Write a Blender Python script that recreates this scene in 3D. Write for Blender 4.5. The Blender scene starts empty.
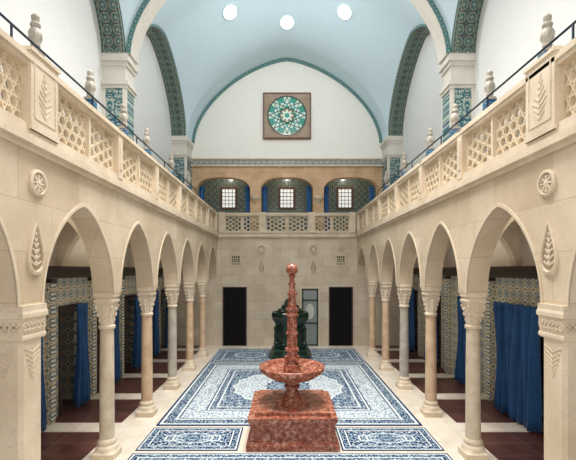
import bpy, math, random
from mathutils import Vector, Matrix
random.seed(4)
C=bpy.context.scene.collection
S=bpy.context.scene
pi=math.pi
# ---------------------------------------------------------------- node helpers
class NT:
    def __init__(s,name,rough=.6,spec=.3,metal=0):
        m=bpy.data.materials.new(name); m.use_nodes=True
        s.m=m; s.t=m.node_tree; s.b=s.t.nodes['Principled BSDF']
        s.b.inputs['Roughness'].default_value=rough
        s.b.inputs['Specular IOR Level'].default_value=spec
        s.b.inputs['Metallic'].default_value=metal
    def n(s,ty,**k):
        x=s.t.nodes.new(ty)
        for a,b in k.items(): setattr(x,a,b)
        return x
    def set(s,inp,v):
        if v is None: return
        if isinstance(v,bpy.types.NodeSocket): s.t.links.new(v,inp)
        elif isinstance(v,tuple) and len(v)==3 and inp.type=='RGBA': inp.default_value=(*v,1)
        else: inp.default_value=v
    def M(s,op,a,b=None,c=None):
        x=s.n('ShaderNodeMath',operation=op); s.set(x.inputs[0],a)
        if b is not None: s.set(x.inputs[1],b)
        if c is not None: s.set(x.inputs[2],c)
        return x.outputs[0]
    def mix(s,f,a,b):
        x=s.n('ShaderNodeMix',data_type='RGBA'); s.set(x.inputs[0],f); s.set(x.inputs[6],a); s.set(x.inputs[7],b)
        return x.outputs[2]
    def coord(s,kind='Object'):
        tc=s.n('ShaderNodeTexCoord'); 
        return tc.outputs[kind]
    def pos(s):
        return s.n('ShaderNodeNewGeometry').outputs['Position']
    def sep(s,v):
        x=s.n('ShaderNodeSeparateXYZ'); s.t.links.new(v,x.inputs[0]); return x.outputs[0],x.outputs[1],x.outputs[2]
    def comb(s,a,b,c=0.0):
        x=s.n('ShaderNodeCombineXYZ'); s.set(x.inputs[0],a); s.set(x.inputs[1],b); s.set(x.inputs[2],c); return x.outputs[0]
    def noise(s,v,scale,detail=4):
        x=s.n('ShaderNodeTexNoise'); s.t.links.new(v,x.inputs['Vector']); x.inputs['Scale'].default_value=scale; x.inputs['Detail'].default_value=detail
        return x.outputs['Fac']
    def vor(s,v,scale,feature='F1'):
        x=s.n('ShaderNodeTexVoronoi',feature=feature); s.t.links.new(v,x.inputs['Vector']); x.inputs['Scale'].default_value=scale
        return x.outputs['Distance']
    def ramp(s,f,stops,const=False):
        x=s.n('ShaderNodeValToRGB'); r=x.color_ramp
        if const: r.interpolation='CONSTANT'
        while len(r.elements)<len(stops): r.elements.new(.5)
        for e,(p,c) in zip(r.elements,stops): e.position=p; e.color=(*c,1)
        s.t.links.new(f,x.inputs[0]); return x.outputs[0]
    def bump(s,h,st=.3,d=.02):
        x=s.n('ShaderNodeBump'); x.inputs['Strength'].default_value=st; x.inputs['Distance'].default_value=d
        s.t.links.new(h,x.inputs['Height']); s.t.links.new(x.outputs[0],s.b.inputs['Normal'])
    def out(s,c):
        s.set(s.b.inputs['Base Color'],c); return s.m

def stone(name,c1,c2,scale=3,rough=.7,blocks=None,joint=.82,fine=.25):
    m=NT(name,rough); p=m.pos()
    f=m.noise(p,scale,6); c=m.ramp(f,[(.3,c1),(.7,c2)])
    f2=m.noise(p,scale*14,3)
    c=m.mix(m.M('MULTIPLY',m.M('GREATER_THAN',f2,.6),fine),c,tuple(x*.72 for x in c1))
    if blocks:
        x,y,z=m.sep(p)
        bt=m.n('ShaderNodeTexBrick'); m.t.links.new(m.comb(m.M('ADD',x,y),z),bt.inputs['Vector'])
        bt.inputs['Scale'].default_value=1; bt.inputs['Brick Width'].default_value=blocks[0]; bt.inputs['Row Height'].default_value=blocks[1]
        bt.inputs['Mortar Size'].default_value=.007
        bt.inputs['Color1'].default_value=(1,1,1,1); bt.inputs['Color2'].default_value=(.88,.85,.81,1); bt.inputs['Mortar'].default_value=(joint,joint*.94,joint*.86,1)
        mm=m.n('ShaderNodeMix',data_type='RGBA',blend_type='MULTIPLY'); mm.inputs[0].default_value=1
        m.t.links.new(c,mm.inputs[6]); m.t.links.new(bt.outputs[0],mm.inputs[7]); c=mm.outputs[2]
    m.bump(f2,.15,.01)
    return m.out(c)

def plain(name,c,rough=.5,spec=.3,metal=0,emit=0,var=.08):
    m=NT(name,rough,spec,metal)
    f=m.noise(m.pos(),7,3)
    col=m.mix(f,tuple(x*(1-var*1.4) for x in c),tuple(min(1,x*(1+var)) for x in c))
    if emit:
        m.b.inputs['Emission Color'].default_value=(*c,1); m.b.inputs['Emission Strength'].default_value=emit
    return m.out(col)

def tile(name,size,bg,ring,core,grout,src='UV',axes=(0,1),rough=.25,border=None):
    m=NT(name,rough,.5)
    v=m.coord('UV') if src=='UV' else m.pos()
    s3=m.sep(v); u0,w0=s3[axes[0]],s3[axes[1]]
    u=m.M('DIVIDE',u0,size); w=m.M('DIVIDE',w0,size)
    px=m.M('ABSOLUTE',m.M('SUBTRACT',m.M('FRACT',u),.5)); py=m.M('ABSOLUTE',m.M('SUBTRACT',m.M('FRACT',w),.5))
    r=m.M('SQRT',m.M('ADD',m.M('MULTIPLY',px,px),m.M('MULTIPLY',py,py)))
    qx=m.M('SUBTRACT',px,.17); qy=m.M('SUBTRACT',py,.17)
    q=m.M('SQRT',m.M('ADD',m.M('MULTIPLY',qx,qx),m.M('MULTIPLY',qy,qy)))
    c=m.mix(m.M('LESS_THAN',m.M('ABSOLUTE',m.M('SUBTRACT',r,.40)),.035),bg,ring)
    c=m.mix(m.M('LESS_THAN',q,.17),c,core)
    c=m.mix(m.M('LESS_THAN',q,.09),c,bg)
    c=m.mix(m.M('LESS_THAN',r,.1),c,ring)
    dm=m.M('ADD',px,py)
    c=m.mix(m.M('GREATER_THAN',dm,.86),c,core)
    c=m.mix(m.M('GREATER_THAN',m.M('MAXIMUM',px,py),.475),c,grout)
    if border:
        d=m.M('MINIMUM',w0,m.M('SUBTRACT',border,w0))
        st=m.M('GREATER_THAN',m.M('FRACT',m.M('DIVIDE',u0,size*.5)),.5)
        c=m.mix(m.M('LESS_THAN',d,.085),c,ring)
        c=m.mix(m.M('LESS_THAN',d,.07),c,m.mix(st,core,bg))
        c=m.mix(m.M('LESS_THAN',d,.02),c,ring)
    return m.out(c)

def floral(name,axes,bg,leaf,fl):
    m=NT(name,.25,.5); s3=m.sep(m.pos()); a=m.M('ABSOLUTE',m.M('SUBTRACT',m.M('FRACT',m.M('DIVIDE',s3[axes[0]],.44)),.5)); v=m.comb(a,m.M('MULTIPLY',s3[axes[1]],2.0))
    n=m.noise(v,4.5,2); d=m.vor(v,4.2)
    c=m.mix(m.M('LESS_THAN',m.M('ABSOLUTE',m.M('SUBTRACT',n,.5)),.06),bg,leaf)
    c=m.mix(m.M('LESS_THAN',d,.34),c,leaf); c=m.mix(m.M('LESS_THAN',d,.22),c,fl); c=m.mix(m.M('LESS_THAN',d,.08),c,bg)
    gx=m.M('ABSOLUTE',m.M('SUBTRACT',m.M('FRACT',m.M('DIVIDE',s3[axes[0]],.22)),.5)); gz=m.M('ABSOLUTE',m.M('SUBTRACT',m.M('FRACT',m.M('DIVIDE',s3[axes[1]],.22)),.5))
    c=m.mix(m.M('MULTIPLY',m.M('GREATER_THAN',m.M('MAXIMUM',gx,gz),.475),.6),c,(.02,.05,.05))
    return m.out(c)

CREAM=stone('cream_stone',(.60,.485,.35),(.77,.655,.505),1.2,blocks=(1.2,.55),joint=.80,fine=.16)
CREAM2=stone('carved_cream_stone',(.63,.515,.38),(.79,.68,.53),2,fine=.24)
LATT=stone('lattice_tan_stone',(.64,.51,.35),(.80,.67,.49),3,fine=.15)
SHADE=stone('shaded_recess_stone',(.36,.27,.18),(.44,.34,.24),2,fine=.22)  # darker tan paints relief shade into the recessed backing plates
BACKST=stone('back_wall_stone',(.59,.50,.39),(.74,.64,.515),1.5,blocks=(.7,.36),joint=.74,fine=.2)
OCHRE=stone('ochre_stone',(.60,.38,.22),(.80,.57,.37),2.2,fine=.2,blocks=(.6,.3),joint=.75)
BRST=stone('brown_grey_stone',(.34,.25,.18),(.46,.35,.27),3,fine=.2)
PALE=stone('pale_grey_stone',(.66,.62,.55),(.78,.74,.67),2,fine=.12)
PINKM=stone('pink_column_stone',(.56,.37,.23),(.75,.56,.39),4,.4)
GREYM=stone('grey_column_stone',(.38,.34,.28),(.58,.52,.45),5,.4)
LIGHTM=stone('pale_column_stone',(.57,.46,.33),(.75,.65,.51),5,.4)
WHITE=plain('white_plaster',(.80,.80,.79),.8,.1,var=.03)
WARMW=plain('warm_white_plaster',(.93,.90,.84),.8,.1,var=.02)
AISLEW=plain('aisle_plaster',(.66,.60,.50),.8,.1,var=.05)
BLUE=plain('pale_blue_plaster',(.62,.765,.84),.8,.1,var=.03)
DARKW=plain('dark_wood',(.05,.036,.028),.5)
BROWN=plain('brown_wood',(.16,.08,.05),.5)
IRON=plain('dark_blue_black_iron',(.025,.04,.07),.4,.5,.5)
DARK=plain('near_black_matte',(.012,.011,.012),.9,.05)  # even near-black for the end wall doors and loggia ceiling
GLOW=plain('skylight_glass',(1,1,1),.3,emit=6)
WINW=plain('window_glass_white',(.8,.82,.78),.2,emit=.8)
def redmarble():
    m=NT('red_marble',.2,.5); p=m.pos()
    f=m.noise(p,14,9); c=m.ramp(f,[(.32,(.14,.032,.02)),(.47,(.29,.08,.045)),(.58,(.38,.12,.07)),(.70,(.58,.31,.22))])
    v=m.M('ABSOLUTE',m.M('SUBTRACT',m.noise(p,6,6),.5)); c=m.mix(m.M('MULTIPLY',m.M('LESS_THAN',v,.012),.55),c,(.66,.45,.36))
    g=m.noise(p,42,5); c=m.mix(m.M('MULTIPLY',m.M('GREATER_THAN',g,.61),.3),c,(.55,.30,.22))
    return m.out(c)
RED=redmarble()
def greenglaze():
    m=NT('green_glazed_ceramic',.22,.5); f=m.noise(m.pos(),6,4)
    return m.out(m.ramp(f,[(.3,(.004,.014,.010)),(.7,(.013,.038,.026))]))
GREEN=greenglaze()
def curtainmat(n,a,b):
    m=NT(n,.6,.3); f=m.noise(m.pos(),3,4)
    m.b.inputs['Sheen Weight'].default_value=.2
    return m.out(m.mix(f,a,b))
CURT=curtainmat('blue_velvet',(.010,.055,.17),(.025,.12,.32))
TBAND=tile('quatrefoil_tile',.25,(.05,.085,.075),(.36,.33,.23),(.08,.20,.19),(.03,.05,.05),border=.58)
TFLOR=floral('floral_tile',(0,2),(.40,.46,.40),(.02,.13,.17),(.02,.07,.20))
TTRIM=tile('teal_trim_tile',.2,(.05,.24,.24),(.5,.52,.42),(.02,.11,.14),(.1,.2,.2))
A_=((.78,.71,.54),(.42,.34,.20),(.09,.23,.33),(.30,.26,.18))
TAISLE=tile('cream_teal_wall_tile',.27,*A_,src='P',axes=(1,2))
TPART=tile('cream_teal_partition_tile',.27,*A_,src='P',axes=(0,2))
TGAL=tile('dark_gallery_tile',.27,(.10,.12,.11),(.20,.17,.11),(.03,.08,.14),(.04,.05,.05),src='P',axes=(1,2))
TLOG=tile('green_wall_tile',.3,(.15,.19,.15),(.36,.37,.28),(.06,.11,.10),(.05,.07,.06),src='P',axes=(0,2))
TBLUE=tile('blue_post_tile',.12,(.03,.18,.36),(.4,.5,.5),(.02,.08,.24),(.02,.05,.1),src='P',axes=(1,2))
TCORN=tile('frieze_tile',.24,(.62,.57,.46),(.14,.25,.28),(.13,.22,.30),(.35,.28,.2),src='P',axes=(0,2))

def floormat():
    m=NT('floor_tiles',.3,.4); x,y,z=m.sep(m.pos()); ax=m.M('ABSOLUTE',x)
    n=m.noise(m.pos(),3,6)
    cream=m.ramp(n,[(.3,(.70,.61,.50)),(.7,(.84,.77,.67))])
    mar=m.ramp(n,[(.3,(.065,.024,.018)),(.7,(.13,.052,.040))])
    u=m.M('FRACT',m.M('DIVIDE',m.M('SUBTRACT',ax,3.4),.8)); v=m.M('FRACT',m.M('DIVIDE',m.M('SUBTRACT',y,.4),1.88))
    v2=m.M('FRACT',m.M('DIVIDE',m.M('SUBTRACT',y,.4),.47))
    a=m.mix(m.M('GREATER_THAN',v,.76),mar,cream)
    a=m.mix(m.M('MULTIPLY',m.M('MAXIMUM',m.M('GREATER_THAN',u,.985),m.M('GREATER_THAN',v2,.975)),.5),a,(.4,.3,.24))
    c=m.mix(m.M('GREATER_THAN',ax,3.4),cream,a)
    fx=m.M('ABSOLUTE',m.M('SUBTRACT',m.M('FRACT',m.M('DIVIDE',ax,.4)),.5)); fy=m.M('ABSOLUTE',m.M('SUBTRACT',m.M('FRACT',m.M('DIVIDE',y,.47)),.5))
    j=m.M('GREATER_THAN',m.M('MAXIMUM',fx,fy),.488)
    c=m.mix(m.M('MULTIPLY',j,.3),c,(.2,.16,.12))
    return m.out(c)
FLOOR=floormat()

def rugmat(name,hw,hh,big):
    m=NT(name,.95,.05)
    v=m.coord('Object'); x,y,z=m.sep(v); ax=m.M('ABSOLUTE',x); ay=m.M('ABSOLUTE',y)
    d=m.M('MINIMUM',m.M('SUBTRACT',hw,ax),m.M('SUBTRACT',hh,ay))
    navy=(.014,.040,.110); white=(.70,.75,.76); mid=(.06,.16,.30); pale=(.42,.54,.62)
    vv=m.comb(ax,ay)
    v1=m.vor(vv,12.0); v2=m.vor(vv,17.0); n=m.noise(vv,14,4)
    ns=m.M('ABSOLUTE',m.M('SUBTRACT',n,.5))
    flw=m.mix(m.M('LESS_THAN',ns,.025),white,mid); flw=m.mix(m.M('LESS_THAN',v1,.26),flw,mid); flw=m.mix(m.M('LESS_THAN',v1,.13),flw,pale)
    fln=m.mix(m.M('LESS_THAN',ns,.03),navy,pale); fln=m.mix(m.M('LESS_THAN',v2,.24),fln,white)
    flb=m.mix(m.M('LESS_THAN',ns,.035),navy,pale); flb=m.mix(m.M('LESS_THAN',v1,.28),flb,white); flb=m.mix(m.M('LESS_THAN',v1,.14),flb,mid)
    k=1.0 if big else .5
    def band(c,lo,col): return m.mix(m.M('GREATER_THAN',d,lo*k),c,col)
    c=navy
    c=band(c,.05,white); c=band(c,.10,fln); c=band(c,.30,white); c=band(c,.35,navy); c=band(c,.38,flw if big else flb)
    a_=m.M('ARCTAN2',m.M('DIVIDE',ay,hh),m.M('DIVIDE',ax,hw))
    rr=m.M('SQRT',m.M('ADD',m.M('POWER',m.M('DIVIDE',ax,hw),2.0),m.M('POWER',m.M('DIVIDE',ay,hh),2.0)))
    rr=m.M('ADD',rr,m.M('MULTIPLY',m.M('ABSOLUTE',m.M('SINE',m.M('MULTIPLY',a_,8.0))),.035))
    if big:
        c=band(c,.82,navy); c=band(c,.85,white); c=band(c,.89,fln); c=band(c,1.02,white); c=band(c,1.06,flb)
        c=m.mix(m.M('LESS_THAN',rr,.56),c,white); c=m.mix(m.M('LESS_THAN',rr,.54),c,flw)
        c=m.mix(m.M('LESS_THAN',rr,.24),c,navy); c=m.mix(m.M('LESS_THAN',rr,.225),c,flb)
    else:
        c=band(c,.74,white); c=band(c,.80,fln)
        c=m.mix(m.M('LESS_THAN',rr,.46),c,white); c=m.mix(m.M('LESS_THAN',rr,.42),c,flb)
    m.bump(m.noise(v,120,2),.3,.01)
    return m.out(c)

def rosemat():
    m=NT('stained_glass',.3,.2); x,y,z=m.sep(m.coord('Object'))
    r=m.M('SQRT',m.M('ADD',m.M('MULTIPLY',x,x),m.M('MULTIPLY',z,z)))
    a=m.M('ARCTAN2',z,x)
    s8=m.M('COSINE',m.M('MULTIPLY',a,8.0)); s8b=m.M('COSINE',m.M('ADD',m.M('MULTIPLY',a,8.0),pi))
    white=(.56,.66,.58)
    c=m.mix(m.M('GREATER_THAN',s8,.1),(.04,.25,.18),white)
    q=m.M('ADD',r,m.M('MULTIPLY',s8,.06))
    c=m.mix(m.M('LESS_THAN',q,.56),c,(.06,.26,.28)); c=m.mix(m.M('LESS_THAN',q,.50),c,white)
    q2=m.M('ADD',r,m.M('MULTIPLY',s8b,.06))
    c=m.mix(m.M('LESS_THAN',q2,.38),c,(.04,.27,.2)); c=m.mix(m.M('LESS_THAN',q2,.27),c,(.36,.18,.09))
    c=m.mix(m.M('LESS_THAN',q2,.2),c,white); c=m.mix(m.M('LESS_THAN',r,.1),c,(.04,.24,.2))
    m.t.links.new(c,m.b.inputs['Emission Color']); m.b.inputs['Emission Strength'].default_value=.25
    return m.out(c)
ROSE=rosemat()

# ---------------------------------------------------------------- mesh builder
class MB:
    def __init__(s): s.v=[]; s.f=[]; s.mi=[]; s.uv=[]
    def quad(s,pts,mi=0,uv=None):
        b=len(s.v); s.v+= [tuple(p) for p in pts]; s.f.append(tuple(range(b,b+len(pts)))); s.mi.append(mi)
        s.uv.append(uv if uv else [(0,0)]*len(pts))
    def box(s,x0,x1,y0,y1,z0,z1,mi=0):
        if x0>x1:x0,x1=x1,x0
        if y0>y1:y0,y1=y1,y0
        p=[(x0,y0,z0),(x1,y0,z0),(x1,y1,z0),(x0,y1,z0),(x0,y0,z1),(x1,y0,z1),(x1,y1,z1),(x0,y1,z1)]
        b=len(s.v); s.v+=p
        for f in [(3,2,1,0),(4,5,6,7),(0,1,5,4),(1,2,6,5),(2,3,7,6),(3,0,4,7)]:
            s.f.append(tuple(b+i for i in f)); s.mi.append(mi); s.uv.append([(0,0)]*4)
    def loft(s,rings,cap=True,mi=0):
        n=len(rings[0]); b=len(s.v)
        for r in rings: s.v+= [tuple(p) for p in r]
        for k in range(len(rings)-1):
            for i in range(n):
                j=(i+1)%n
                s.f.append((b+k*n+i,b+k*n+j,b+(k+1)*n+j,b+(k+1)*n+i)); s.mi.append(mi); s.uv.append([(0,0)]*4)
        if cap:
            s.f.append(tuple(b+i for i in reversed(range(n)))); s.mi.append(mi); s.uv.append([(0,0)]*n)
            q=b+(len(rings)-1)*n
            s.f.append(tuple(q+i for i in range(n))); s.mi.append(mi); s.uv.append([(0,0)]*n)
    def lathe(s,prof,n=24,c=(0,0,0),expo=2,rot=0,lobe=None,mi=0):
        rings=[]
        for row in prof:
            z,r=row[0],row[1]; e=row[2] if len(row)>2 else expo
            ring=[]
            for i in range(n):
                t=2*pi*i/n+rot; ct,st=math.cos(t),math.sin(t)
                k=r/((abs(ct)**e+abs(st)**e)**(1/e))
                if lobe and len(row)>3: k*=1+row[3]*math.cos(lobe*t)
                ring.append((c[0]+k*ct,c[1]+k*st,c[2]+z))
            rings.append(ring)
        s.loft(rings,True,mi)
    def bar(s,p,q,w,t,nrm=Vector((1,0,0)),mi=0):
        p=Vector(p);q=Vector(q); d=(q-p)
        if d.length<1e-5:return
        side=d.normalized().cross(nrm).normalized()*w/2; nn=nrm*t/2
        rings=[[a+side+nn,a-side+nn,a-side-nn,a+side-nn] for a in (p,q)]
        s.loft(rings,True,mi)
    def ball(s,c,r,seg=12,sc=(1,1,1),mi=0):
        rings=[]
        for k in range(1,seg//2+1):
            a=-pi/2+pi*k/(seg//2+1)
            rings.append([(c[0]+sc[0]*r*math.cos(a)*math.cos(2*pi*i/seg),c[1]+sc[1]*r*math.cos(a)*math.sin(2*pi*i/seg),c[2]+sc[2]*r*math.sin(a)) for i in range(seg)])
        s.loft(rings,True,mi)
    def strip(s,us,lo,hi,pl,mis=(0,0,0)):
        L=0;n=len(us)
        for i in range(n-1):
            a,b=i,i+1
            if hi[a]-lo[a]<1e-6 and hi[b]-lo[b]<1e-6: continue
            if abs(us[a]-us[b])>1e-6:
                for sd in (0,1):
                    s.quad([pl(us[a],lo[a],sd),pl(us[b],lo[b],sd),pl(us[b],hi[b],sd),pl(us[a],hi[a],sd)],mis[0])
            dl=math.hypot(us[b]-us[a],lo[b]-lo[a])
            w=(Vector(pl(us[a],lo[a],0))-Vector(pl(us[a],lo[a],1))).length
            s.quad([pl(us[a],lo[a],0),pl(us[b],lo[b],0),pl(us[b],lo[b],1),pl(us[a],lo[a],1)],mis[1],[(L,0),(L+dl,0),(L+dl,w),(L,w)])
            L+=dl
            s.quad([pl(us[a],hi[a],0),pl(us[b],hi[b],0),pl(us[b],hi[b],1),pl(us[a],hi[a],1)],mis[2])
        for e in (0,-1):
            s.quad([pl(us[e],lo[e],0),pl(us[e],hi[e],0),pl(us[e],hi[e],1),pl(us[e],lo[e],1)],mis[0])
    def make(s,name,mats,parent=None,loc=(0,0,0),smooth=False,weld=True):
        me=bpy.data.meshes.new(name); me.from_pydata(s.v,[],s.f)
        if not isinstance(mats,(list,tuple)): mats=[mats]
        for m in mats: me.materials.append(m)
        ul=me.uv_layers.new(name='UVMap')
        for p,mi,uv in zip(me.polygons,s.mi,s.uv):
            p.material_index=mi
            for li,w in zip(p.loop_indices,uv): ul.data[li].uv=w
        import bmesh
        bm=bmesh.new(); bm.from_mesh(me)
        if weld: bmesh.ops.remove_doubles(bm,verts=bm.verts,dist=1e-5)
        bmesh.ops.recalc_face_normals(bm,faces=bm.faces)
        bm.to_mesh(me); bm.free()
        if smooth:
            for p in me.polygons: p.use_smooth=True
            try: me.set_sharp_from_angle(angle=math.radians(40))
            except Exception: pass
        o=bpy.data.objects.new(name,me); C.objects.link(o); o.location=loc
        if parent: o.parent=parent
        return o
def empty(name,loc):
    o=bpy.data.objects.new(name,None); C.objects.link(o); o.location=loc; o.empty_display_size=.1; return o
def tag(o,label,cat,group=None):
    o['label']=label; o['category']=cat
    if group:o['group']=group
    return o
def struct(o,label=None,cat='wall'):
    o['kind']='structure'
    if label: o['label']=label; o['category']=cat
    return o
def copytree(o,loc,sx=1):
    n=o.copy(); C.objects.link(n); n.location=loc
    for k in o.children:
        c=k.copy(); C.objects.link(c); c.parent=n
        for kk in k.children:
            cc=kk.copy(); C.objects.link(cc); cc.parent=c
    return n

# ---------------------------------------------------------------- constants
BAY=1.88; Y0=6.5; COLY=[Y0+BAY*k for k in range(5)]; PILY=[4.29,2.41]; YB=16.0
XI,XO=2.88,3.22; XC=3.05
ZS=2.72; ZSLAB=4.45; ZG=4.6; XW=4.58; XP=4.0; ZV=8.42; YL=16.4
SUP=[(PILY[1],.22),(PILY[0],.22)]+[(y,.145) for y in COLY]+[(YB+.145,.145)]
RISE=1.26
def acurve(t,rise): return rise*(max(0,1-abs(t)**1.45))**(1/1.95)

b=MB(); b.box(-6.6,6.6,1.5,18.6,-.15,0); struct(b.make('floor',FLOOR),'cream and maroon stone tiled hall floor','floor')

def arcade(side):
    us=[PILY[1]-.22];lo=[ZS]
    for (ya,wa),(yb,wb) in zip(SUP[:-1],SUP[1:]):
        a=ya+wa; e=yb-wb; mid=(a+e)/2; h=(e-a)/2
        us.append(a);lo.append(ZS)
        N=36
        for k in range(1,N):
            t=-math.cos(pi*k/N)
            us.append(mid+t*h);lo.append(ZS+acurve(t,RISE))
        us.append(e);lo.append(ZS)
    us.append(YB);lo.append(ZS)
    hi=[ZSLAB]*len(us)
    b=MB(); b.strip(us,lo,hi,lambda u,z,sd:(side*(XI if sd==0 else XO),u,z))
    return b.make('wall_left' if side<0 else 'wall_right',CREAM)
for sd in (-1,1): struct(arcade(sd),'cream stone arcade wall with pointed arches','wall')

def archtrim(side,n):
    b=MB()
    for (ya,wa),(yb,wb) in zip(SUP[:-1],SUP[1:]):
        a=ya+wa; e=yb-wb; mid=(a+e)/2; h=(e-a)/2
        N=36
        T=[-math.cos(pi*k/N) for k in range(N+1)]
        A=[(mid+t*h,ZS+acurve(t,RISE)) for t in T]; B=[(mid+t*(h+.035),ZS+acurve(t,RISE+.05)) for t in T]
        x0=side*(XI-.012);x1=side*(XI+.01)
        for k in range(len(A)-1):
            b.quad([(x0,*A[k]),(x0,*A[k+1]),(x0,*B[k+1]),(x0,*B[k])])
            b.quad([(x0,*B[k]),(x0,*B[k+1]),(x1,*B[k+1]),(x1,*B[k])])
            b.quad([(x0,*A[k]),(x0,*A[k+1]),(x1,*A[k+1]),(x1,*A[k])])
    struct(b.make('trim_%d'%n,CREAM2),'raised stone rim around pointed arches','trim')
archtrim(-1,1); archtrim(1,2)

DOORS_R=[3.2,5.6,8.05,10.6,13.0,15.2]
DOORS_L=[3.7,5.3,7.05,8.75,10.45,12.15,13.85,15.4]
def outer(side):
    DO=DOORS_L if side<0 else DOORS_R
    HW=[.42]*8 if side<0 else [.65,.65,.65,.5,.5,.5]
    us=[2.0];lo=[0]
    for d,hw in zip(DO,HW):
        us+=[d-hw,d-hw,d+hw,d+hw]; lo+=[0,2.25,2.25,0]
    us.append(YB+.15);lo.append(0)
    b=MB()
    b.strip(us,lo,[2.95]*len(us),lambda u,z,s_:(side*(4.9+.15*s_),u,z))
    o=b.make('wall_left_aisle' if side<0 else 'wall_right_aisle',TAISLE); struct(o,'aisle wall in cream and teal patterned tiles','wall')
    b=MB()
    for d0_,d1_ in zip(DO[:-1],DO[1:]):
        m_=(d0_+d1_)/2
        b.box(side*4.77,side*4.9,m_-.07,m_+.07,0,2.84,0); b.box(side*4.75,side*4.9,m_-.09,m_+.09,2.84,2.92,1)
        b.box(side*5.05,side*6.4,m_-.06,m_+.06,0,2.9,0)
    struct(b.make('wall_left_partitions' if side<0 else 'wall_right_partitions',[TPART,DARKW]),'tiled partitions between changing cubicles','wall')
    b=MB(); b.box(side*4.9,side*5.05,2,YB+.15,2.95,ZSLAB); struct(b.make('wall_left_aisle_plaster' if side<0 else 'wall_right_aisle_plaster',AISLEW),'plaster wall above the aisle tiles','wall')
    b=MB(); b.box(side*6.4,side*6.5,2,YB+.15,0,ZSLAB)
    struct(b.make('wall_left_cubicle' if side<0 else 'wall_right_cubicle',BROWN),'dark cubicle back wall','wall')
    b=MB(); b.box(side*4.74,side*4.895,2,YB,2.98,3.12); b.box(side*4.68,side*4.9,2,YB,3.12,3.18); b.box(side*4.72,side*4.9,2,YB,2.93,2.98)
    struct(b.make('trim_3' if side<0 else 'trim_4',DARKW),'dark wooden cornice along the aisle wall','trim')
    b=MB()
    for d,hw in zip(DO,HW):
        for e in (-1,1): b.box(side*4.86,side*4.9,d+e*hw-.04,d+e*hw+.04,0,2.25)
        b.box(side*4.86,side*4.9,d-hw-.04,d+hw+.04,2.25,2.33)
    struct(b.make('trim_5' if side<0 else 'trim_6',DARKW),'dark cubicle door frames','trim')
    b=MB()
    for y in [PILY[0]]+COLY:
        N=20; us=[3.2];lo=[2.95]; h=.80; mid=4.05
        for k in range(N+1):
            t=-math.cos(pi*k/N); us.append(mid+t*h); lo.append(2.95+acurve(t,1.2))
        us.append(4.9);lo.append(2.95)
        b.strip(us,lo,[ZSLAB]*len(us),lambda u,z,s_:(side*u,y-.1+.2*s_,z))
    struct(b.make('wall_left_aisle_arches' if side<0 else 'wall_right_aisle_arches',CREAM2),'stone pointed arches spanning the side aisle','wall')
for sd in (-1,1): outer(sd)

for sd,nm in ((-1,'ceiling_left_aisle'),(1,'ceiling_right_aisle')):
    b=MB(); b.box(sd*2.9,sd*6.5,2.1,YB,ZSLAB,ZG-.02); struct(b.make(nm,AISLEW),'gallery floor slab over the side aisle','ceiling')
n=7
for sd in (-1,1):
    b=MB()
    for (x,z0,z1) in ((2.84,4.40,4.46),(2.79,4.46,4.55),(2.83,4.55,4.62)):
        b.box(sd*x,sd*2.95,2.1,YB,z0,z1)
    struct(b.make('trim_%d'%n,CREAM2),'moulded stone string course under the gallery','trim'); n+=1
b=MB()
for (y,z0,z1) in ((15.96,4.40,4.46),(15.91,4.46,4.55),(15.95,4.55,4.62)): b.box(-2.88,2.88,y,YB,z0,z1)
struct(b.make('trim_9',CREAM2),'moulded stone string course on the end wall','trim')

b=MB(); b.box(-6.5,6.5,YB,YB+.3,0,ZSLAB); struct(b.make('wall_back',BACKST),'beige stone block end wall','wall')
b=MB(); b.box(-6.5,6.5,YB,18.6,ZSLAB+.001,ZG-.02); struct(b.make('ceiling_loggia_floor',AISLEW),'upper loggia floor slab','ceiling')

def backdoor(i,x0,x1,h,glass=False):
    b=MB(); fr=.05
    b.box(x0-fr,x0,15.94,16.0,0,h+fr);b.box(x1,x1+fr,15.94,16.0,0,h+fr);b.box(x0,x1,15.94,16.0,h,h+fr)
    o=struct(b.make('door_%d'%i,DARKW if not glass else CREAM2),'tall near-black doorway in the end wall' if not glass else 'narrow glazed central doorway','door')
    b=MB(); b.box(x0,x1,15.97,15.999,0,h)
    p=b.make('door_leaf',DARK if not glass else plain('grey_glass',(.25,.28,.27),.08,.6),o)
    b=MB(); m=(x0+x1)/2
    if not glass:
        for xx in (x0+.06,m+.03):
            w=(x1-x0)/2-.1
            for z in (.15,.95,1.6): b.box(xx,xx+w,15.955,15.97,z,z+(.65 if z<1 else .5))
        b.make('door_panel',DARK,o)
    else:
        for xx in (x0,x1-.07): b.box(xx,xx+.07,15.94,15.97,0,h)
        for z in (0,.9,h-.5,h-.06): b.box(x0,x1,15.94,15.97,z,z+.06)
        b.make('door_frame_bars',plain('dark_green_paint',(.04,.06,.05)),o)
        b=MB(); 
        b.loft([[(m+.17*math.cos(2*pi*q/16),yy,1.4+.32*math.sin(2*pi*q/16)) for q in range(16)] for yy in (15.955,15.968)])
        b.make('door_glass_panel',plain('pale_etched_glass',(.6,.62,.56)),o)
backdoor(1,-2.58,-1.70,2.36); backdoor(2,1.76,2.64,2.36); backdoor(3,.6,1.28,2.34,True)
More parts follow.
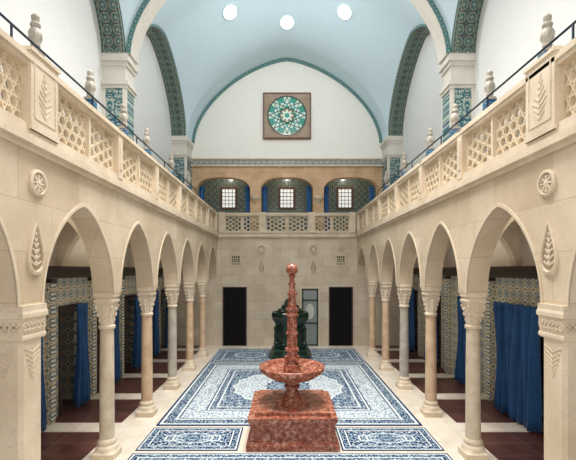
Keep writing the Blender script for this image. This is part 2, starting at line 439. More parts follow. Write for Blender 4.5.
for i,x in enumerate((-2.1,2.2)):
    b=MB(); b.box(x-.2,x+.2,15.95,16.0,3.38,3.42);b.box(x-.2,x+.2,15.95,16.0,3.68,3.72)
    b.box(x-.2,x-.16,15.95,16.0,3.42,3.68);b.box(x+.16,x+.2,15.95,16.0,3.42,3.68)
    for k in range(3): b.box(x-.10+k*.08,x-.08+k*.08,15.96,15.99,3.42,3.68)
    for k in range(2): b.box(x-.16,x+.16,15.965,15.985,3.49+k*.08,3.505+k*.08)
    o=b.make('wall_grille',CREAM2)
    tag(o,'small square stone ventilation grille set in the end wall','grille','end wall grilles')
    q=MB(); q.box(x-.16,x+.16,15.985,15.998,3.42,3.68); q.make('grille_glass',plain('amber_glass%d'%i,(.12,.10,.04)),o)

def rosette():
    b=MB(); N=32
    prof=[(.0,.15),(.025,.15),(.035,.135),(.035,.118),(.010,.113)]
    rings=[[(r*math.cos(2*pi*i/N),-d,r*math.sin(2*pi*i/N)) for i in range(N)] for d,r in prof]; b.loft(rings,cap=False)
    b.loft([[(.115*math.cos(2*pi*i/N),-d,.115*math.sin(2*pi*i/N)) for i in range(N)] for d in (0,.011)],mi=1)
    for k in range(8):
        a=2*pi*k/8; b.bar((.02*math.cos(a),-.014,.02*math.sin(a)),(.1*math.cos(a),-.014,.1*math.sin(a)),.024,.018,Vector((0,1,0)))
        a+=pi/8; b.ball((.088*math.cos(a),-.014,.088*math.sin(a)),.012,8)
    b.ball((0,-.014,0),.028,8,(1,.6,1))
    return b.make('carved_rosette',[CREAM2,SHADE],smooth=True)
def drop():
    b=MB(); N=32
    def ring(s,d):
        P=[]
        for i in range(N):
            t=2*pi*i/N; x=math.sin(t)*(math.sin(t/2))**1.6*.2*s; z=(math.cos(t)*.33)*s
            P.append((x,-d,z-.0))
        return P
    b.loft([ring(1,0),ring(1,.025),ring(.93,.035),ring(.86,.035),ring(.83,.010)],cap=False)
    b.loft([ring(.84,0),ring(.84,.011)],mi=1)
    for z,r in ((-.19,.035),(-.12,.035),(-.05,.03),(.02,.024),(.08,.02),(.14,.014)):
        b.ball((0,-.012,z),r,8,(.7,.5,1.0))
        w_=.08*(.2-z)/.38
        for s_ in (-1,1):
            b.bar((0,-.012,z-.03),(s_*w_,-.012,z+.02),.014,.016,Vector((0,1,0))); b.ball((s_*w_,-.012,z+.02),.014,8,(1,.8,1))
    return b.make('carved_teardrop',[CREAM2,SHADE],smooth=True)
r0=rosette(); d0=drop()
tag(r0,'round carved stone rosette on the cream wall','rosette','carved rosettes'); tag(d0,'teardrop-shaped carved stone relief on the wall','relief','carved teardrops')
def put(o,loc,rz,s=1,first=False,sx=1):
    n=o if first else o.copy()
    if not first: C.objects.link(n)
    n.location=loc; n.rotation_euler=(0,0,rz); n.scale=(s*sx,s,s); return n
put(r0,(-XI,4.40,4.08),pi/2,1.0,True); put(r0,(XI,4.40,4.08),-pi/2,1.0)
put(d0,(-XI,4.36,3.36),pi/2,.98,True); put(d0,(XI,4.36,3.36),-pi/2,.98)
for x in (-1.05,1.08):
    put(r0,(x,YB,3.95),0,1.35); put(d0,(x,YB,3.27),0,.9)
for x in (-2.1,2.2): put(r0,(x,YB,4.0),0,.8)

# ---------------------------------------------------------------- columns
def column(mat):
    e=empty('column',(0,0,0))
    b=MB(); b.lathe([(0,.19,10),(.10,.19,10),(.11,.175,10),(.13,.17,3),(.17,.175,2),(.20,.165,2),(.22,.14,2),(.25,.15,2),(.28,.145,2),(.31,.125,2)],32); b.make('base',CREAM2,e,smooth=True)
    b=MB(); b.lathe([(.30,.118),(.5,.118),(1.4,.114),(2.14,.106)],24); b.make('shaft',mat,e,smooth=True)
    b=MB(); b.lathe([(2.12,.11,2),(2.13,.128,2),(2.17,.132,2),(2.19,.112,2),(2.25,.115,2),(2.36,.125,2.5),(2.46,.14,4),(2.54,.145,6),(2.56,.16,12),(2.60,.16,12),(2.61,.148,12),(2.65,.148,12),(2.66,.165,14),(ZS,.165,14)],32)
    for k in range(8):
        a=2*pi*k/8
        for (z,rr,s_) in ((2.27,.115,.022),(2.36,.132,.022),(2.45,.15,.02)):
            rr2=rr*(1.10 if k%2 and z>2.3 else 1)
            b.ball((rr2*math.cos(a),rr2*math.sin(a),z),s_,8,(1,1,1.8))
    for sx in (-1,1):
        for sy in (-1,1): b.ball((sx*.125,sy*.125,2.50),.028,8,(1,1,1.2))
    b.make('capital',CREAM2,e,smooth=True)
    return e
mats=[LIGHTM,PINKM,GREYM,PINKM,PINKM]
first={}
for k,y in enumerate(COLY):
    for sd in (-1,1):
        m=mats[k]
        if m.name not in first:
            o=column(m); first[m.name]=o; o.location=(sd*XC,y,0)
        else: o=copytree(first[m.name],(sd*XC,y,0))
        lab={'pale_column_stone':'pale cream stone column with carved capital','pink_column_stone':'warm pinkish stone column with carved capital','grey_column_stone':'greyish stone column with carved capital'}[m.name]
        tag(o,lab+' beside the rugs','column','arcade columns')
def pillar():
    e=empty('pillar',(0,0,0))
    b=MB(); b.box(-.24,.24,-.23,.23,0,.12); b.box(-.22,.22,-.21,.21,.12,.2); b.make('base',CREAM2,e)
    b=MB()
    b.loft([[( x*.19,y*.18,z) for x,y in ((-1,-.8),(-.8,-1),(.8,-1),(1,-.8),(1,.8),(.8,1),(-.8,1),(-1,.8))] for z in (.2,2.36)])
    b.make('shaft',CREAM2,e)
    b=MB()
    def pl(z,s): return [(x*s,y*(s-.01),z) for x,y in ((-1,-1),(1,-1),(1,1),(-1,1))]
    b.loft([pl(2.34,.2),pl(2.36,.215),pl(2.39,.215),pl(2.41,.205),pl(2.58,.215),pl(2.59,.23),pl(2.63,.23),pl(2.66,.22),pl(ZS,.22)])
    for w in (-1,1):
        M_=40
        for ph in (0,pi):
            P=[]
            for k in range(M_+1):
                u=-.19+.38*k/M_; P.append((u,2.495+.05*math.sin(u*50+ph)))
            for k in range(M_):
                b.bar((P[k][0],w*.203,P[k][1]),(P[k+1][0],w*.203,P[k+1][1]),.016,.018,Vector((0,1,0)))
                b.bar((w*.213,P[k][0],P[k][1]),(w*.213,P[k+1][0],P[k+1][1]),.016,.018,Vector((1,0,0)))
        for k in range(6):
            u=-.157+k*.0628
            b.ball((u,w*.205,2.495),.014,8,(1,.7,1)); b.ball((w*.213,u,2.495),.014,8,(.7,1,1))
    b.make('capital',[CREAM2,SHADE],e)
    b=MB()
    for w in (-1,1):
        for k in range(6):
            z=2.24-k*.055; r=.11-.016*k
            for s_ in (-1,1):
                b.bar((0,w*.182,z-.04),(s_*r*1.15,w*.182,z+.02),.014,.014,Vector((0,1,0)))
                b.ball((s_*r*1.15,w*.182,z+.02),.014,8,(1,.5,1))
                b.bar((w*.192,0,z-.04),(w*.192,s_*r*1.15,z+.02),.014,.014,Vector((1,0,0)))
                b.ball((w*.192,s_*r*1.15,z+.02),.014,8,(.5,1,1))
            b.ball((0,w*.182,z),.012,8,(.8,.5,1.6)); b.ball((w*.192,0,z),.012,8,(.5,.8,1.6))
    b.make('carved_foliage',CREAM2,e,smooth=True)
    return e
pp=pillar(); fp=True
for y in PILY:
    for sd in (-1,1):
        if fp: pp.location=(sd*XC,y,0); o=pp; fp=False
        else: o=copytree(pp,(sd*XC,y,0))
        tag(o,'square cream stone pillar with carved frieze capital','pillar','square pillars')

# ---------------------------------------------------------------- balustrades
PW,PH=.80,.62
def clipseg(p,q,y0,y1,z0,z1):
    t0,t1=0,1; dx,dy=q[0]-p[0],q[1]-p[1]
    for pk,qk in ((-dx,p[0]-y0),(dx,y1-p[0]),(-dy,p[1]-z0),(dy,z1-p[1])):
        if abs(pk)<1e-9:
            if qk<0:return None
        else:
            r=qk/pk
            if pk<0: t0=max(t0,r)
            else: t1=min(t1,r)
    if t0>=t1: return None
    return (p[0]+t0*dx,p[1]+t0*dy),(p[0]+t1*dx,p[1]+t1*dy)
def lattice_mesh(w,h,style,t=.05,th=.026):
    b=MB()
    def seg(p,q,tt=th):
        c=clipseg(p,q,-w/2,w/2,0,h)
        if c: b.bar((0,*c[0]),(0,*c[1]),tt,t)
    s=.17 if style==0 else .155
    for fam in range(3):
        a=[0,pi/3,2*pi/3][fam]+(pi/6 if style==0 else 0); d=(math.cos(a),math.sin(a)); nrm=(-d[1],d[0])
        for k in range(-12,13):
            off=(k+.5)*s*math.sqrt(3)/2
            c=(nrm[0]*off,h/2+nrm[1]*off)
            seg((c[0]-2*d[0],c[1]-2*d[1]),(c[0]+2*d[0],c[1]+2*d[1]))
    b.box(-t/2,t/2,-w/2,-w/2+.022,0,h); b.box(-t/2,t/2,w/2-.022,w/2,0,h); b.box(-t/2,t/2,-w/2,w/2,0,.022); b.box(-t/2,t/2,-w/2,w/2,h-.022,h)
    o=b.make('lattice_panel',LATT,weld=False); me=o.data; bpy.data.objects.remove(o); return me
LM=[lattice_mesh(PW,PH,0),lattice_mesh(PW,PH,1)]
def balustrade(side):
    x=side*2.93
    e=empty('gallery_balustrade',(x,2.5,ZG))
    tag(e,'pierced cream stone gallery balustrade above the arcade','balustrade','gallery balustrades')
    b=MB()
    ya=-.2; yb=YB-.18-2.5
    b.box(-.09,.09,ya,yb,.0+.02,.08); b.make('base_rail',CREAM2,e)
    b=MB(); b.box(-.10,.10,ya,yb,.70,.75); b.box(-.12,.13,ya,yb,.75,.80); b.box(-.11,.11,ya,yb,.80,.83); b.make('handrail',CREAM2,e)
    ys=[2.56,4.44]+COLY+[15.72]
    for k,y in enumerate(ys):
        wv=.25 if k<2 else .085
        if k<2:
            b=MB(); b.box(-.12,.12,-wv,wv,.02,.86); b.box(-.14,.14,-wv-.02,wv+.02,.86,.90); b.box(-.13,.13,-wv-.01,wv+.01,.02,.1)
            for w in (-1,1):
                for (p,q) in (((-.19,.16),(.19,.16)),((.19,.16),(.19,.8)),((.19,.8),(-.19,.8)),((-.19,.8),(-.19,.16))):
                    b.bar((w*.122,*p),(w*.122,*q),.015,.012)
                for q in range(7):
                    z=.24+q*.07
                    r=.12-.09*abs(q-2)/4
                    for s_ in(-1,1):
                        b.bar((w*.122,0,z-.03),(w*.122,s_*r,z+.05),.013,.012); b.ball((w*.122,s_*r,z+.05),.012,8,(.5,1,1))
                    b.ball((w*.122,0,z),.01,8,(.6,.8,2))
        else:
            b=MB(); b.box(-.11,.11,-wv,wv,.02,.84); b.box(-.122,.122,-wv+.04,wv-.04,.16,.64)
        b.make('pier',[CREAM2,SHADE],e,(0,y-2.5,0))
    for k in range(len(ys)-1):
        wa=.25 if k<2 else .085; wb=.25 if k+1<2 else .085
        a=ys[k]+wa; c=ys[k+1]-wb; L=c-a; pw=(L-.05)/2
        b=MB(); b.box(-.07,.07,-.025,.025,.08,.70); b.make('mullion',CREAM2,e,((0),(a+c)/2-2.5,0))
        for j,cy in enumerate((a+pw/2,c-pw/2)):
            o=bpy.data.objects.new('lattice_panel',LM[(j+k)%2]); C.objects.link(o); o.parent=e; o.location=(0,cy-2.5,.08); o.scale=(1,pw/PW,1)
    return e
balustrade(-1); balustrade(1)
e=empty('gallery_balustrade',(0,YB-.02,ZG)); tag(e,'pierced stone balustrade across the end gallery','balustrade','gallery balustrades')
b=MB(); b.box(-2.79,2.79,-.07,.09,.02,.08); b.make('base_rail',CREAM2,e)
b=MB(); b.box(-2.79,2.79,-.09,.09,.70,.75); b.box(-2.79,2.79,-.11,.11,.75,.83); b.make('handrail',CREAM2,e)
xs=[-2.66,-1.0,1.0,2.66]
for x in xs:
    b=MB(); b.box(-.13,.13,-.1,.1,.02,.86); b.ball((0,-.1,.42),.06,10,(1,.3,1.5)); b.make('pier',CREAM2,e,(x,0,0))
for a,c in zip(xs[:-1],xs[1:]):
    a+=.13;c-=.13; L=c-a; n_=2 ; pw=(L-.05*(n_-1))/n_
    for j in range(n_):
        o=bpy.data.objects.new('lattice_panel',LM[0]); C.objects.link(o); o.parent=e; o.location=(a+pw/2+j*(pw+.05),0,.08); o.rotation_euler=(0,0,pi/2); o.scale=(1,pw/PW,1)
    b=MB(); b.box(-.03,.03,-.06,.06,.08,.7); b.make('mullion',CREAM2,e,((a+c)/2,0,0))

def post():
    e=empty('railing_post',(0,0,0))
    b=MB(); b.box(-.08,.08,-.08,.08,0,1.38); b.make('tiled_post',TBLUE,e)
    b=MB(); b.lathe([(1.38,.085,8),(1.42,.085,8),(1.43,.055,4),(1.46,.045,2),(1.48,.06,2),(1.51,.055,2),(1.55,.072,2),(1.62,.082,2),(1.68,.07,2),(1.71,.045,2),(1.73,.06,2),(1.76,.065,2),(1.79,.042,2),(1.82,.048,2),(1.86,.053,2),(1.89,.03,2),(1.91,.008,2)],20)
    for k in range(6):
        a=2*pi*k/6; b.ball((.072*math.cos(a),.072*math.sin(a),1.61),.022,8,(1,1,2.2))
    b.make('finial',GREYM,e,smooth=True); return e
p0=post(); PY=[5.15,6.6,7.95,9.3,11.3,13.3]
ff=True
for sd in (-1,1):
    for y in PY:
        if ff: o=p0; o.location=(sd*3.38,y,ZG-.02); ff=False
        else: o=copytree(p0,(sd*3.38,y,ZG-.02))
        tag(o,'blue tiled post topped with carved stone bud finial','post','railing posts')
    b=MB(); 
    for z,r in ((1.36,.016),):
        b.loft([[(r*math.cos(2*pi*i/10),y,z+r*math.sin(2*pi*i/10)) for i in range(10)] for y in (0,11.4)])
    k=0
    while k*1.9<=11.4:
        b.box(-.01,.01,k*1.9-.01,k*1.9+.01,0,1.36); k+=1
    o=b.make('iron_handrail',IRON,None,(sd*3.24,2.6,ZG-.02)); tag(o,'black iron handrail behind the stone balustrade','railing','iron handrails')

# ---------------------------------------------------------------- upper storey
P_,Q_=1.5,1.8; RA=3.58; WW=.50
RS=RA*WW**(1/Q_)
def prof(u,rise=RA):
    u=min(1,abs(u)); return rise*(1-u**P_)**(1/Q_)
def sail(x,y,flat=True):
    t=min(1,abs(y)/2.7); g=t**P_
    if y>0 and flat:
        sm=t*t*(3-2*t); k_=min(1,abs(x)/XP)**4; g=g*k_+sm*(1-k_)
    ux=min(1,abs(x)/XP)
    k=1+WW-ux**P_-WW*g
    return ZV+RA*max(0,k)**(1/Q_)
def samples(n):
    return [-math.cos(pi*k/n) for k in range(n+1)]
for nm,cy,fl in (('ceiling_dome',12.8,True),('ceiling_dome_front',6.9,False)):
    b=MB(); N=52; T=samples(N)
    for i in range(N):
        for j in range(N):
            P=[(T[a]*XP,T[c]*2.7) for a,c in ((i,j),(i+1,j),(i+1,j+1),(i,j+1))]
            b.quad([(x,cy+y,sail(x,y,fl)) for x,y in P])
    o=b.make(nm,BLUE)
    for p in o.data.polygons: p.use_smooth=True
    struct(o,'pale blue vaulted dome ceiling','ceiling')
def transverse(nm,y0,y1,ax,rise,mats,mis,lab,smooth=False):
    T=samples(48); us=[-XP]+[t*ax for t in T]+[XP]; lo=[ZV]+[ZV+prof(t,rise) for t in T]+[ZV]
    b=MB(); b.strip(us,lo,[13.6]*len(us),lambda u,z,s_:(u,y0 if s_==0 else y1,z),mis)
    struct(b.make(nm,mats,smooth=smooth),lab,'ceiling')
transverse('ceiling_arch',9.6,10.1,3.88,RA-.15,[PALE,TBAND],(0,0,0),'pale stone transverse arch between the vaults')
transverse('ceiling_arch_front',3.7,4.2,3.88,RA-.15,[PALE,TBAND],(0,0,0),'pale stone transverse arch between the vaults')
transverse('ceiling_arch_end',15.5,YL,3.999,RA,[BLUE,BLUE],(0,1,0),'pale blue arch barrel before the end wall',True)
def archband(nm,y0,y1,a0,r0_,a1,r1,mat,lab):
    T=samples(60); b=MB(); L=0
    A=[(t*a0,ZV+prof(t,r0_)) for t in T]; B=[(t*a1,ZV+prof(t,r1)) for t in T]
    for k in range(60):
        dl=math.dist(A[k],A[k+1])
        b.quad([(A[k][0],y0,A[k][1]),(A[k+1][0],y0,A[k+1][1]),(B[k+1][0],y0,B[k+1][1]),(B[k][0],y0,B[k][1])],0,[(L,0),(L+dl,0),(L+dl,.2),(L,.2)])
        b.quad([(A[k][0],y0,A[k][1]),(A[k+1][0],y0,A[k+1][1]),(A[k+1][0],y1,A[k+1][1]),(A[k][0],y1,A[k][1])],0,[(L,0),(L+dl,0),(L+dl,.2),(L,.2)])
        L+=dl
    struct(b.make(nm,mat),lab,'trim')
archband('trim_10',9.58,9.6,3.88,RA-.15,4.0,RA,TTRIM,'teal tile border along the vault arch')
archband('trim_11',YL-.06,YL,3.88,RA-.13,4.0,RA,TTRIM,'teal tile border around the end lunette')
for sd in (-1,1):
    side='left' if sd<0 else 'right'
    for i,cy in enumerate((12.8,6.9)):
        T=samples(36)
        us=[cy-2.7]+[cy+t*2.64 for t in T]+[cy+2.7]; lo=[ZV]+[ZV+prof(t,RS-.07) for t in T]+[ZV]
        b=MB(); b.strip(us,lo,[13.6]*len(us),lambda u,z,s_:(sd*(XP+.012 if s_==0 else XW),u,z),(0,1,0))
        struct(b.make('wall_%s_vault_arch'%side,[TTRIM,TBAND]),'side vault arch with dark quatrefoil tiled soffit','wall')
    b=MB(); b.box(sd*XW,sd*(XW+.15),3.7,YL+.6,ZG-.02,13.6); struct(b.make('wall_%s_gallery'%side,WHITE),'white plastered gallery wall','wall')
    b=MB(); b.box(sd*(XW-.03),sd*XW,3.7,9.6,ZG-.02,6.1,0); b.box(sd*(XW-.03),sd*XW,10.1,15.5,ZG-.02,6.1,0)
    b.box(sd*(XW-.06),sd*XW,3.7,9.6,6.1,6.16,1); b.box(sd*(XW-.06),sd*XW,10.1,15.5,6.1,6.16,1)
    struct(b.make('trim_%d'%(20 if sd<0 else 21),[TGAL,DARKW]),'dark tiled dado with wooden rail on the gallery wall','trim')
    for i,(a,c) in enumerate(((3.7,4.2),(9.6,10.1),(15.5,YL))):
        b=MB(); zc=7.6; b.box(sd*XP,sd*XW,a,c,ZG-.02,zc,1)
        b.box(sd*XP,sd*XW,a,c,zc,ZV,0)
        for d,z0,z1 in ((.03,zc-.03,zc+.05),(.07,zc+.05,zc+.14),(.04,ZV-.3,ZV-.2),(.09,ZV-.2,ZV-.08),(.05,ZV-.08,ZV)):
            b.box(sd*(XP-d),sd*XW,a-d,c+(d if i<2 else 0),z0,z1,0)
        b.box(sd*(XP-.012),sd*(XP+.08),a-.012,a+.05,ZG,zc,0); b.box(sd*(XW-.08),sd*XW,a-.012,a+.02,ZG,zc,0)
        o=b.make('wall_%s_pier'%side,[PALE,TFLOR]); struct(o,'vault pier with stone cap over floral tiles','wall')

T=samples(60); b=MB(); us=[t*3.99 for t in T]; hi=[ZV+prof(t,RA) for t in T]
ZF=7.72
b.strip(us,[ZF]*len(us),hi,lambda u,z,s_:(u,YL+.2*s_,z)); struct(b.make('wall_lunette',WARMW),'white plaster lunette on the end wall','wall')
b=MB(); Z=9.55; R=.97
b.box(-R,R,YL-.1,YL,Z-.93,Z+.93)
o=struct(b.make('window_1',BRST),'square brown stone window with round stained glass rosette','window')
b=MB(); N=48; yy=YL-.1
rings=[[(r*math.cos(2*pi*i/N),y,r*math.sin(2*pi*i/N)) for i in range(N)] for y,r in ((yy,.82),(yy-.04,.82),(yy-.04,.77),(yy-.01,.77))]; b.loft(rings,cap=False)
b.make('window_ring',GREEN,o,(0,0,Z))
b=MB(); b.loft([[(.78*math.cos(2*pi*i/N),y,.78*math.sin(2*pi*i/N)) for i in range(N)] for y in (-.01,.01)])
g=b.make('stained_glass',ROSE,o,(0,yy-.02,Z))
b=MB()
for k in range(8):
    a=2*pi*k/8; c=2*pi*(k+3)/8; 
    b.bar((.76*math.cos(a),0,.76*math.sin(a)),(.76*math.cos(c),0,.76*math.sin(c)),.03,.03,Vector((0,1,0)))
b.make('tracery',plain('dark_green_tracery',(.06,.16,.12)),o,(0,yy-.04,Z))
b=MB()
b.box(-R-.03,R+.03,yy-.02,YL,Z-.96,Z-.91);b.box(-R-.03,R+.03,yy-.02,YL,Z+.91,Z+.96);b.box(-R-.03,-R+.02,yy-.02,YL,Z-.91,Z+.91);b.box(R-.02,R+.03,yy-.02,YL,Z-.91,Z+.91)
b.make('window_frame',BROWN,o)

# loggia wall
ops=[(-3.82,-1.55),(-1.10,1.10),(1.55,3.82)]
us=[-XP];lo=[ZG-.02]; 
for a,c in ops:
    h=(c-a)/2; mid=(a+c)/2
    us.append(a);lo.append(ZG-.02)
    for k in range(0,25):
        t=-math.cos(pi*k/24); us.append(mid+t*h); lo.append(6.50+.50*(1-abs(t)**3)**(1/1.8))
    us.append(c);lo.append(ZG-.02)
us.append(XP);lo.append(ZG-.02)
b=MB(); b.strip(us,lo,[7.5]*len(us),lambda u,z,s_:(u,YL+.35*s_,z)); struct(b.make('wall_loggia',OCHRE),'warm stone loggia wall with three wide arches','wall')
b=MB(); b.box(-XP,XP,YL-.05,YL,7.5,7.72); struct(b.make('trim_16',TCORN),'tile frieze above the loggia','trim')
b=MB(); b.box(-XP,XP,YL-.12,YL+.02,7.72,7.77); b.box(-XP,XP,YL-.1,YL,7.44,7.5)
for s_ in (-1.32,1.32): b.lathe([(5.9,.05),(6.0,.1),(6.1,.2,6),(6.2,.22,8)],12,(s_,YL,0))
struct(b.make('trim_17',CREAM2),'stone cornice over the tile frieze','trim')
YQ=17.9
b=MB(); b.box(-4.3,4.3,YQ,YQ+.15,ZG-.02,8.2); struct(b.make('wall_loggia_back',TLOG),'green tiled wall inside the loggia','wall')
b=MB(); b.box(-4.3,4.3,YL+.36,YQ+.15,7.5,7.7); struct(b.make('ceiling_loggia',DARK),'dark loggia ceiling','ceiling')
for i,x in enumerate((-2.66,0,2.66)):
    b=MB(); b.box(x-.38,x+.38,YQ-.06,YQ,5.88,5.97);b.box(x-.38,x+.38,YQ-.06,YQ,6.80,6.89);b.box(x-.38,x-.29,YQ-.06,YQ,5.97,6.80);b.box(x+.29,x+.38,YQ-.06,YQ,5.97,6.80)
    o=struct(b.make('window_%d'%(i+2),BROWN),'small white-paned window in green tiled wall','window')
    b=MB(); b.box(x-.30,x+.30,YQ-.02,YQ-.005,5.96,6.82); b.make('window_pane',WINW,o)
    b=MB()
    for k in (-1,0,1): b.box(x+k*.16-.013,x+k*.16+.013,YQ-.05,YQ-.02,5.96,6.82)
    for k in range(1,5): b.box(x-.30,x+.30,YQ-.045,YQ-.02,5.96+k*.17-.013,5.96+k*.17+.013)
    b.make('window_bars',BROWN,o)

# skylights on dome
cy=12.8
for k,(x,y) in enumerate(((2.0,.78),(0,1.68),(-2.0,.78),(2.0,-.78),(0,-1.68),(-2.0,-.78))):
    e_=.01
    z=sail(x,y); nx=-(sail(x+e_,y)-sail(x-e_,y))/(2*e_); ny=-(sail(x,y+e_)-sail(x,y-e_))/(2*e_)
    nv=Vector((nx,ny,1)).normalized(); q=Vector((0,0,1)).rotation_difference(nv)
    b=MB(); N=28
    b.loft([[(r*math.cos(2*pi*i/N),r*math.sin(2*pi*i/N),zz) for i in range(N)] for zz,r in ((.1,.28),(-.04,.28),(-.04,.24),(.0,.24))],cap=False)
    o=b.make('window_%d'%(k+5),BLUE); o.location=(x,cy+y,z); o.rotation_mode='QUATERNION'; o.rotation_quaternion=q
    struct(o,'round glowing skylight in the pale blue dome','window')
    b=MB(); b.loft([[(.25*math.cos(2*pi*i/N),.25*math.sin(2*pi*i/N),zz) for i in range(N)] for zz in (-.03,-.02)]); b.make('skylight_glass',GLOW,o)

# ---------------------------------------------------------------- curtains
def curtain_mesh(w,h,folds,amp,gather=0):
    b=MB(); nu=folds*8; nv=12; P=[]
    for j in range(nv+1):
        v=j/nv; row=[]
        for i in range(nu+1):
            u=i/nu; ww=w*(1-gather*math.sin(pi*min(1,v*1.2))*.5)
            ph=2*pi*folds*u+.8*math.sin(u*7)
            row.append((amp*math.sin(ph)*(.6+.4*v)+amp*.4*math.sin(ph*.37+v*3), (u-.5)*ww+.02*math.sin(5*v+u*9), h*(1-v)))
        P.append(row)
    for j in range(nv):
        for i in range(nu): b.quad([P[j][i],P[j][i+1],P[j+1][i+1],P[j+1][i]])
    return b
b=curtain_mesh(1.45,2.36,8,.10,.12); cw=b.make('curtain',CURT,smooth=True)
b=curtain_mesh(.8,2.34,6,.08,.25); cr=b.make('curtain',CURT,smooth=True)
b=curtain_mesh(.5,2.3,5,.07,.3); cn=b.make('curtain',CURT,smooth=True)
for o in (cw,cr,cn):
    for p in o.data.polygons: p.use_smooth=True
    md=o.modifiers.new('thick','SOLIDIFY'); md.thickness=.008
fw=fr_=fn=True
for i,d in enumerate(DOORS_R[1:]):
    if i<2:
        o=cw if fw else cw.copy()
        if not fw: C.objects.link(o)
        fw=False; o.location=(4.66,d,.03)
    else:
        o=cr if fr_ else cr.copy()
        if not fr_: C.objects.link(o)
        fr_=False; o.location=(4.74,d-.1,.03)
    tag(o,'deep blue curtain drawn across a cubicle doorway','curtain','cubicle curtains')
for d in DOORS_L[1:]:
    o=cn if fn else cn.copy()
    if not fn: C.objects.link(o)
    fn=False; o.location=(-4.74,d+.2,.03); tag(o,'deep blue curtain half drawn at a cubicle doorway','curtain','cubicle curtains')
CURT2=curtainmat('bright_blue_velvet',(.015,.09,.28),(.04,.18,.45))
b=curtain_mesh(.24,2.1,3,.035); cl=b.make('curtain',CURT2,smooth=True); fl=True
for a,c in ops:
    for x in (a+.15,c-.15):
        o=cl if fl else cl.copy()
        if not fl: C.objects.link(o)
        fl=False; o.location=(x,YL+.45,4.62); o.rotation_euler=(0,0,pi/2); tag(o,'narrow blue curtain hanging at the loggia arch','curtain','loggia curtains')

# ---------------------------------------------------------------- rugs
def rug(name,x0,x1,y0,y1,big,lab):
    hw,hh=(x1-x0)/2,(y1-y0)/2
    b=MB(); b.box(-hw,hw,-hh,hh,0,.012); o=b.make(name,rugmat('rug_pattern_%s_%.1f'%('big' if big else 'small',hw),hw,hh,big),None,((x0+x1)/2,(y0+y1)/2,.001))
    tag(o,lab,'rug','patterned rugs'); return o
rug('rug',-2.65,2.65,7.75,13.0,True,'large navy and white oriental rug with medallion')
rug('rug',-2.65,-.9,6.68,7.65,False,'small navy and white rug beside the marble fountain')
rug('rug',.9,2.65,6.68,7.65,False,'small navy and white rug beside the marble fountain')
rug('rug',-2.65,2.65,5.3,6.58,False,'wide navy and white rug before the marble fountain')
rug('rug',-2.65,-.03,13.1,15.3,False,'navy and white rug near the end wall doors')
rug('rug',.03,2.65,13.1,15.3,False,'navy and white rug near the end wall doors')

# ---------------------------------------------------------------- fountain
FY=7.44
e=empty('fountain',(.05,FY,.0135)); tag(e,'red marble fountain with basin and tall ball-topped spire','fountain')
b=MB()
def sq(z,s): return [(-s,-s,z),(s,-s,z),(s,s,z),(-s,s,z)]
b.loft([sq(0,.80),sq(.09,.80),sq(.095,.765),sq(.13,.76),sq(.14,.735),sq(.44,.735),sq(.45,.755),sq(.48,.76),sq(.485,.775),sq(.54,.775),sq(.545,.66),sq(.60,.66)])
b.make('plinth',RED,e)
b=MB(); b.lathe([(.60,.30,8),(.65,.30,8),(.66,.25,3),(.70,.23),(.72,.16),(.78,.12),(.84,.11),(.86,.15),(.89,.15),(.91,.12),(.97,.15),(1.0,.2)],32); b.make('pedestal',RED,e,smooth=True)
b=MB(); b.lathe([(.98,.14),(1.0,.26),(1.05,.42),(1.11,.52),(1.15,.57),(1.165,.59),(1.185,.59),(1.2,.625),(1.26,.625),(1.275,.60),(1.26,.55),(1.2,.50),(1.14,.3),(1.13,.1)],24); b.make('basin',RED,e)
b=MB(); r8=dict(rot=pi/8)
K=.92
b.lathe([(z,r*K) for z,r in [(1.12,.19),(1.30,.19),(1.31,.15),(1.38,.14),(1.39,.17),(1.45,.17),(1.46,.12),(1.54,.11),(1.55,.15),(1.60,.15),(1.61,.115),(1.86,.11),(1.87,.135),(1.90,.135),(1.91,.108),(2.20,.10),(2.21,.145),(2.25,.145),(2.26,.115),(2.31,.115),(2.32,.135),(2.36,.135),(2.37,.095),(2.60,.08),(2.61,.11),(2.66,.11),(2.67,.075),(2.80,.065),(2.81,.085),(2.84,.085),(2.85,.06),(2.93,.052),(2.95,.08),(2.98,.08),(3.0,.045)]],8,**r8)
for k in range(4):
    a=pi/2*k+pi/4
    b.ball((.10*math.cos(a),.10*math.sin(a),2.05),.026,8,(1,1,3.0)); b.ball((.14*math.cos(a),.14*math.sin(a),1.35),.035,8)
b.make('spire',RED,e)
b=MB(); b.ball((0,0,3.10),.115,24); b.make('finial_ball',RED,e,smooth=True)

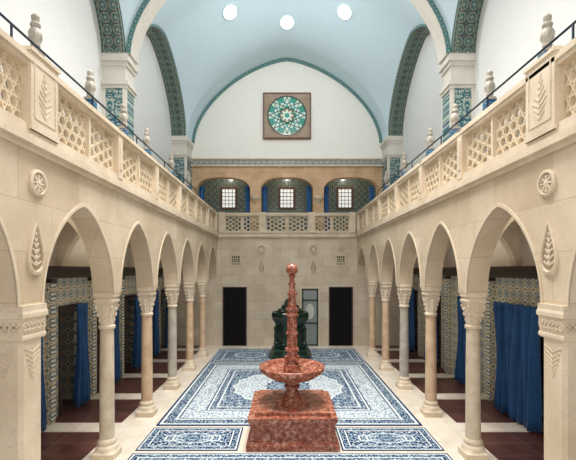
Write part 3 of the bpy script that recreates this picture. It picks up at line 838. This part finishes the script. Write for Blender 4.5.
# green ceramic fountain
e=empty('green_ceramic_fountain',(0.10,13.95,.0135)); tag(e,'dark green glazed ceramic urn-like fountain standing on the rugs','fountain'); e.scale=(.9,.9,1)
b=MB(); b.lathe([(.0,.84,4),(.14,.84,4),(.18,.76,4),(.30,.74,4),(.34,.68,4)],16); b.make('base',GREEN,e)
b=MB(); b.lathe([(.34,.66),(.44,.68),(.48,.60),(.56,.57),(.95,.60),(1.02,.66),(1.10,.66),(1.14,.60),(1.22,.64),(1.34,.74),(1.46,.78),(1.56,.78),(1.60,.74),(1.60,.64),(1.5,.5),(1.48,.1)],8,rot=pi/8); b.make('bowl',GREEN,e)
for k in range(8):
    a=2*pi*k/8+pi/8
    b=MB(); b.lathe([(.46,.09),(.52,.1),(.56,.06),(.76,.085),(.94,.06),(.98,.09),(1.04,.09)],12,(.60*math.cos(a),.60*math.sin(a),0)); b.make('pilaster',GREEN,e,smooth=True)
b=MB(); b.lathe([(1.48,.45),(1.62,.52),(1.70,.48),(1.74,.36),(1.82,.34),(1.86,.26),(1.96,.22),(2.04,.16),(2.10,.04)],16); b.make('spout',GREEN,e,smooth=True)

# ---------------------------------------------------------------- lights
def area(loc,rot,sx,sy,p,col=(1,1,1),spread=None):
    l=bpy.data.lights.new('area','AREA'); l.shape='RECTANGLE'; l.size=sx; l.size_y=sy; l.energy=p; l.color=col
    if spread: l.spread=math.radians(spread)
    o=bpy.data.objects.new('added_area_light',l); C.objects.link(o); o.location=loc; o.rotation_euler=rot; return o
def point(loc,p,r=.2,col=(1,1,1)):
    l=bpy.data.lights.new('point','POINT'); l.energy=p; l.shadow_soft_size=r; l.color=col
    o=bpy.data.objects.new('added_point_light',l); C.objects.link(o); o.location=loc
area((0,6.9,12.0),(0,0,0),3.5,3,560,(1,.975,.93),105)  # added top light under the front vault, no fixture there
point((0,10.4,10.75),300,.2,(1,.975,.94))  # added dome light, kept just above the view
area((0,1.0,6.5),(math.radians(75),0,0),6,4,70,(1,.95,.88))  # added frontal fill light above the camera end
for sd in (-1,1):
    for y in (5.5,9.3,13.1): point((sd*4.0,y,4.2),14,.1,(1,.93,.82))  # added fill lights for the aisles, no fixtures
for x in (-2.66,0,2.66): point((x,17.25,7.40),14,.06,(1,.95,.85))  # added loggia lights, hidden above the arch openings
w=bpy.data.worlds.new('World'); S.world=w; w.use_nodes=True
w.node_tree.nodes['Background'].inputs[0].default_value=(1,.985,.96,1); w.node_tree.nodes['Background'].inputs[1].default_value=.74
S.view_settings.view_transform='Standard'

# ---------------------------------------------------------------- camera
cam=bpy.data.cameras.new('camera'); co=bpy.data.objects.new('camera',cam); C.objects.link(co)
co.location=(-.084,0,3.1); co.rotation_euler=(pi/2,0,0)
cam.sensor_width=36; cam.lens=390/576*36; cam.shift_y=40/576; cam.shift_x=3/576; cam.clip_end=200
S.camera=co
